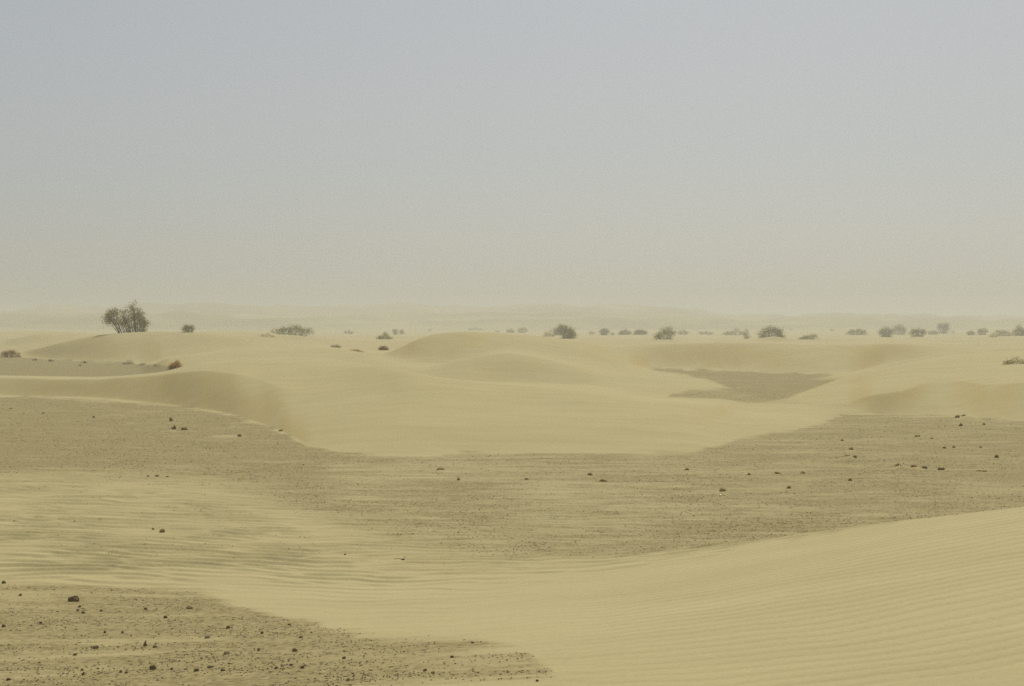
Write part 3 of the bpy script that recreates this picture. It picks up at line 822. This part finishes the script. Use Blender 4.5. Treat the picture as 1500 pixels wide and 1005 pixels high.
# ------------------------------------------------------------------ stones
def ico(level):
    t = (1 + 5 ** .5) / 2
    V = [Vector(p).normalized() for p in [(-1, t, 0), (1, t, 0), (-1, -t, 0), (1, -t, 0), (0, -1, t), (0, 1, t), (0, -1, -t), (0, 1, -t), (t, 0, -1), (t, 0, 1), (-t, 0, -1), (-t, 0, 1)]]
    F = [(0, 11, 5), (0, 5, 1), (0, 1, 7), (0, 7, 10), (0, 10, 11), (1, 5, 9), (5, 11, 4), (11, 10, 2), (10, 7, 6), (7, 1, 8), (3, 9, 4), (3, 4, 2), (3, 2, 6), (3, 6, 8), (3, 8, 9), (4, 9, 5), (2, 4, 11), (6, 2, 10), (8, 6, 7), (9, 8, 1)]
    for _ in range(level):
        mid = {}; NF = []
        def m(a, b):
            k = (min(a, b), max(a, b))
            if k not in mid:
                mid[k] = len(V); V.append(((V[a] + V[b]) / 2).normalized())
            return mid[k]
        for a, b, c in F:
            ab, bc, ca = m(a, b), m(b, c), m(c, a)
            NF += [(a, ab, ca), (b, bc, ab), (c, ca, bc), (ab, bc, ca)]
        F = NF
    return V, F
ICO3, ICO1 = ico(3), ico(1)

def rock_shape(rnd, lv, facets=9, point=False):
    VV, FF = lv
    planes = []
    for _ in range(facets):
        d = Vector((rnd.gauss(0, 1), rnd.gauss(0, 1), rnd.gauss(0, 1))).normalized()
        planes.append((d, rnd.uniform(.62, .88)))
    out = []
    ox, oy = rnd.uniform(0, 50), rnd.uniform(0, 50)
    for p in VV:
        r = 1.0
        for d, k in planes:
            c = p.dot(d)
            if c > .01: r = min(r, k / c)
        n = float(perlin(ox + p.x * 2.3 + p.z, oy + p.y * 2.3 - p.z, 3)) * .07
        q = p * (r + n)
        if point and q.z > 0:
            q = Vector((q.x * (1 - q.z * .75) + q.z * .35, q.y * (1 - q.z * .75), q.z * 1.3))
        out.append(q)
    return out, FF

def make_stone(u, v, wpx, hpx, kind, label, idx):
    rnd = random.Random(1300 + idx)
    x, y = hit(u, v)
    z = ground_z(x, y)
    W = (.95 if idx == 0 else .78) * wpx / FOC * y; Hh = (.9 if idx == 0 else .75) * hpx / FOC * y
    V, F = rock_shape(rnd, ICO3, point=kind == 'point')
    sy = W * .5 * rnd.uniform(.7, 1.0)
    V = [(p.x * W * .5 * 1.12, p.y * sy, (p.z * .72 + .42) * Hh) for p in V]
    o = mesh_obj('large_rock' if idx == 0 else 'stone', V, F, M[{'dark': 'stone_dark', 'grey': 'stone_grey', 'red': 'stone_red', 'point': 'stone_grey'}[kind]], smooth=False, loc=(x, y + sy * .5, z - .1 * Hh))
    if idx: o.rotation_euler[2] = rnd.uniform(-.5, .5)
    tag(o, label, 'rock' if idx == 0 else 'stone', 'loose stones on the stony foreground')
for i, s in enumerate(STO):
    make_stone(*s, i)

# pebbles one could count, then the grit nobody could
rnd = random.Random(77)
protos = []
for k in range(8):
    V, F = rock_shape(rnd, ICO1, 6)
    me = bpy.data.meshes.new('pebble')
    me.from_pydata([(p.x, p.y * .85, p.z * .6 + .3) for p in V], [], F)
    me.materials.append(M['stone_dark' if k < 5 else ('stone_grey' if k < 7 else 'stone_red')])
    protos.append(me)
rng = np.random.default_rng(5)
N = 60000
uu = rng.uniform(-60, 830, N); yy = 1 / rng.uniform(1 / 16.0, 1 / 8.6, N)
xx = (uu - 750) / FOC * yy
zb = base_height(xx, yy)
gm = gravel_mask(xx, yy, zb)
clump = np.clip(.45 + 1.3 * fbm(xx / .7, yy / .6, 201, 3), 0, 1)
keep = rng.random(N) < gm ** 1.6 * clump * .28
vv = VH + (CAMH - zb) * FOC / yy
cand = np.flatnonzero(keep & (vv < 1003) & (uu > 2))
sel = cand[:250]
for n_, i in enumerate(sel):
    s = rng.uniform(.0055, .0115)
    o = bpy.data.objects.new('pebble', protos[int(rng.integers(0, 8))])
    COL.objects.link(o)
    o.location = (xx[i], yy[i], ground_z(xx[i], yy[i]) - .002)
    o.scale = (s * rng.uniform(.8, 1.4), s, s * rng.uniform(.7, 1.1))
    o.rotation_euler = (0, 0, rng.uniform(0, 6.28))
    tag(o, "little dark pebble lying loose among the grit of the stony left foreground", 'pebble', 'little pebbles on the stony foreground')

def scatter(name, X, Yv, S, mat, seed):
    rg = np.random.default_rng(seed)
    VV, FF = ico(0)
    base = np.array([tuple(p) for p in VV]); faces = np.array(FF)
    n = len(X)
    Z, g = height(X, Yv, True); Z = Z + ripples(X, Yv, g)
    jit = rg.uniform(.65, 1.15, (n, 12, 1)); a = rg.uniform(0, 6.28, n)
    P = base[None] * jit
    P = P * np.stack([rg.uniform(.8, 1.5, n), np.ones(n), rg.uniform(.5, .8, n)], 1)[:, None, :]
    c, s = np.cos(a)[:, None], np.sin(a)[:, None]
    P = np.stack([P[..., 0] * c - P[..., 1] * s, P[..., 0] * s + P[..., 1] * c, P[..., 2]], -1) * S[:, None, None]
    P = P + np.stack([X, Yv, Z + S * .22], 1)[:, None, :]
    F = faces[None] + (np.arange(n) * 12)[:, None, None]
    me = bpy.data.meshes.new(name)
    me.vertices.add(n * 12); me.vertices.foreach_set("co", P.astype(np.float32).ravel())
    me.loops.add(n * 60); me.loops.foreach_set("vertex_index", F.astype(np.int32).ravel())
    me.polygons.add(n * 20); me.polygons.foreach_set("loop_start", (np.arange(n * 20) * 3).astype(np.int32))
    me.update(calc_edges=True); me.materials.append(mat)
    o = bpy.data.objects.new(name, me); COL.objects.link(o)
    o['kind'] = 'stuff'
    return o
idx = cand[250:]
idx = np.concatenate([idx, np.flatnonzero(keep & ~((vv < 1003) & (uu > 2)))])
o = scatter('gravel', xx[idx], yy[idx], rng.uniform(.0022, .0075, len(idx)), M['stone_dark'], 3)
tag(o, "fine dark grit strewn over the stony left foreground", 'gravel')
N2 = 70000
u2 = rng.uniform(-120, 1620, N2); y2 = 1 / rng.uniform(1 / 64.0, 1 / 17, N2); x2 = (u2 - 750) / FOC * y2
z2 = base_height(x2, y2); g2 = gravel_mask(x2, y2, z2)
cl2 = np.clip(.4 + 1.4 * fbm(x2 / 2.2, y2 / 1.6, 211, 3), 0, 1)
k2 = np.flatnonzero(rng.random(N2) < g2 ** 1.6 * cl2 * .5)
o = scatter('gravel', x2[k2], y2[k2], rng.uniform(.006, .013, len(k2)) * (y2[k2] / 25) ** .6, M['stone_grey'], 4)
tag(o, "scattered grit on the wide stony plain before the dunes", 'gravel')

# dead twig on the rippled sand
x, y = hit(590, 823)
z = ground_z(x, y)
tw = bpy.data.objects.new('dead_twig', None); COL.objects.link(tw); tw.location = (x, y, z)
tag(tw, "pale bleached dead twig with a dark knot lying on the rippled sand", 'twig')
V, F = [], []
tube(V, F, [(-.11, .02, .012), (-.07, .0, .022), (-.03, .01, .016), (.0, 0, .012)], .0035, .006, 5)
tube(V, F, [(0, 0, .012), (.02, .01, .03), (.035, .0, .055)], .006, .003, 5)
mesh_obj('branch', V, F, M['twig'], parent=tw)
V, F = rock_shape(random.Random(4), ICO1, 5)
mesh_obj('knot', [(p.x * .022, p.y * .015, p.z * .011 + .01) for p in V], F, M['bark'], parent=tw)

# ------------------------------------------------------------------ dusty air
def haze():
    S = 2720.0; zb_, zt = ZMIN - 1.0, max(ZMAX, CAMH) + 1.5
    V = [(sx * S, sy * S, z) for z in (zb_, zt) for sx, sy in ((-1, -1), (1, -1), (1, 1), (-1, 1))]
    F = [(3, 2, 1, 0), (4, 5, 6, 7), (0, 1, 5, 4), (1, 2, 6, 5), (2, 3, 7, 6), (3, 0, 4, 7)]
    m = bpy.data.materials.new("dusty_air"); m.use_nodes = True
    nt = m.node_tree; nt.nodes.clear()
    out = nt.nodes.new("ShaderNodeOutputMaterial")
    pv = nt.nodes.new("ShaderNodeVolumePrincipled")
    pv.inputs["Color"].default_value = (0.725, 0.735, 0.675, 1)
    pv.inputs["Density"].default_value = 0.0015
    pv.inputs["Anisotropy"].default_value = 0.25
    nt.links.new(pv.outputs[0], out.inputs["Volume"])
    o = mesh_obj('haze', V, F, m)
    o['kind'] = 'stuff'
haze()
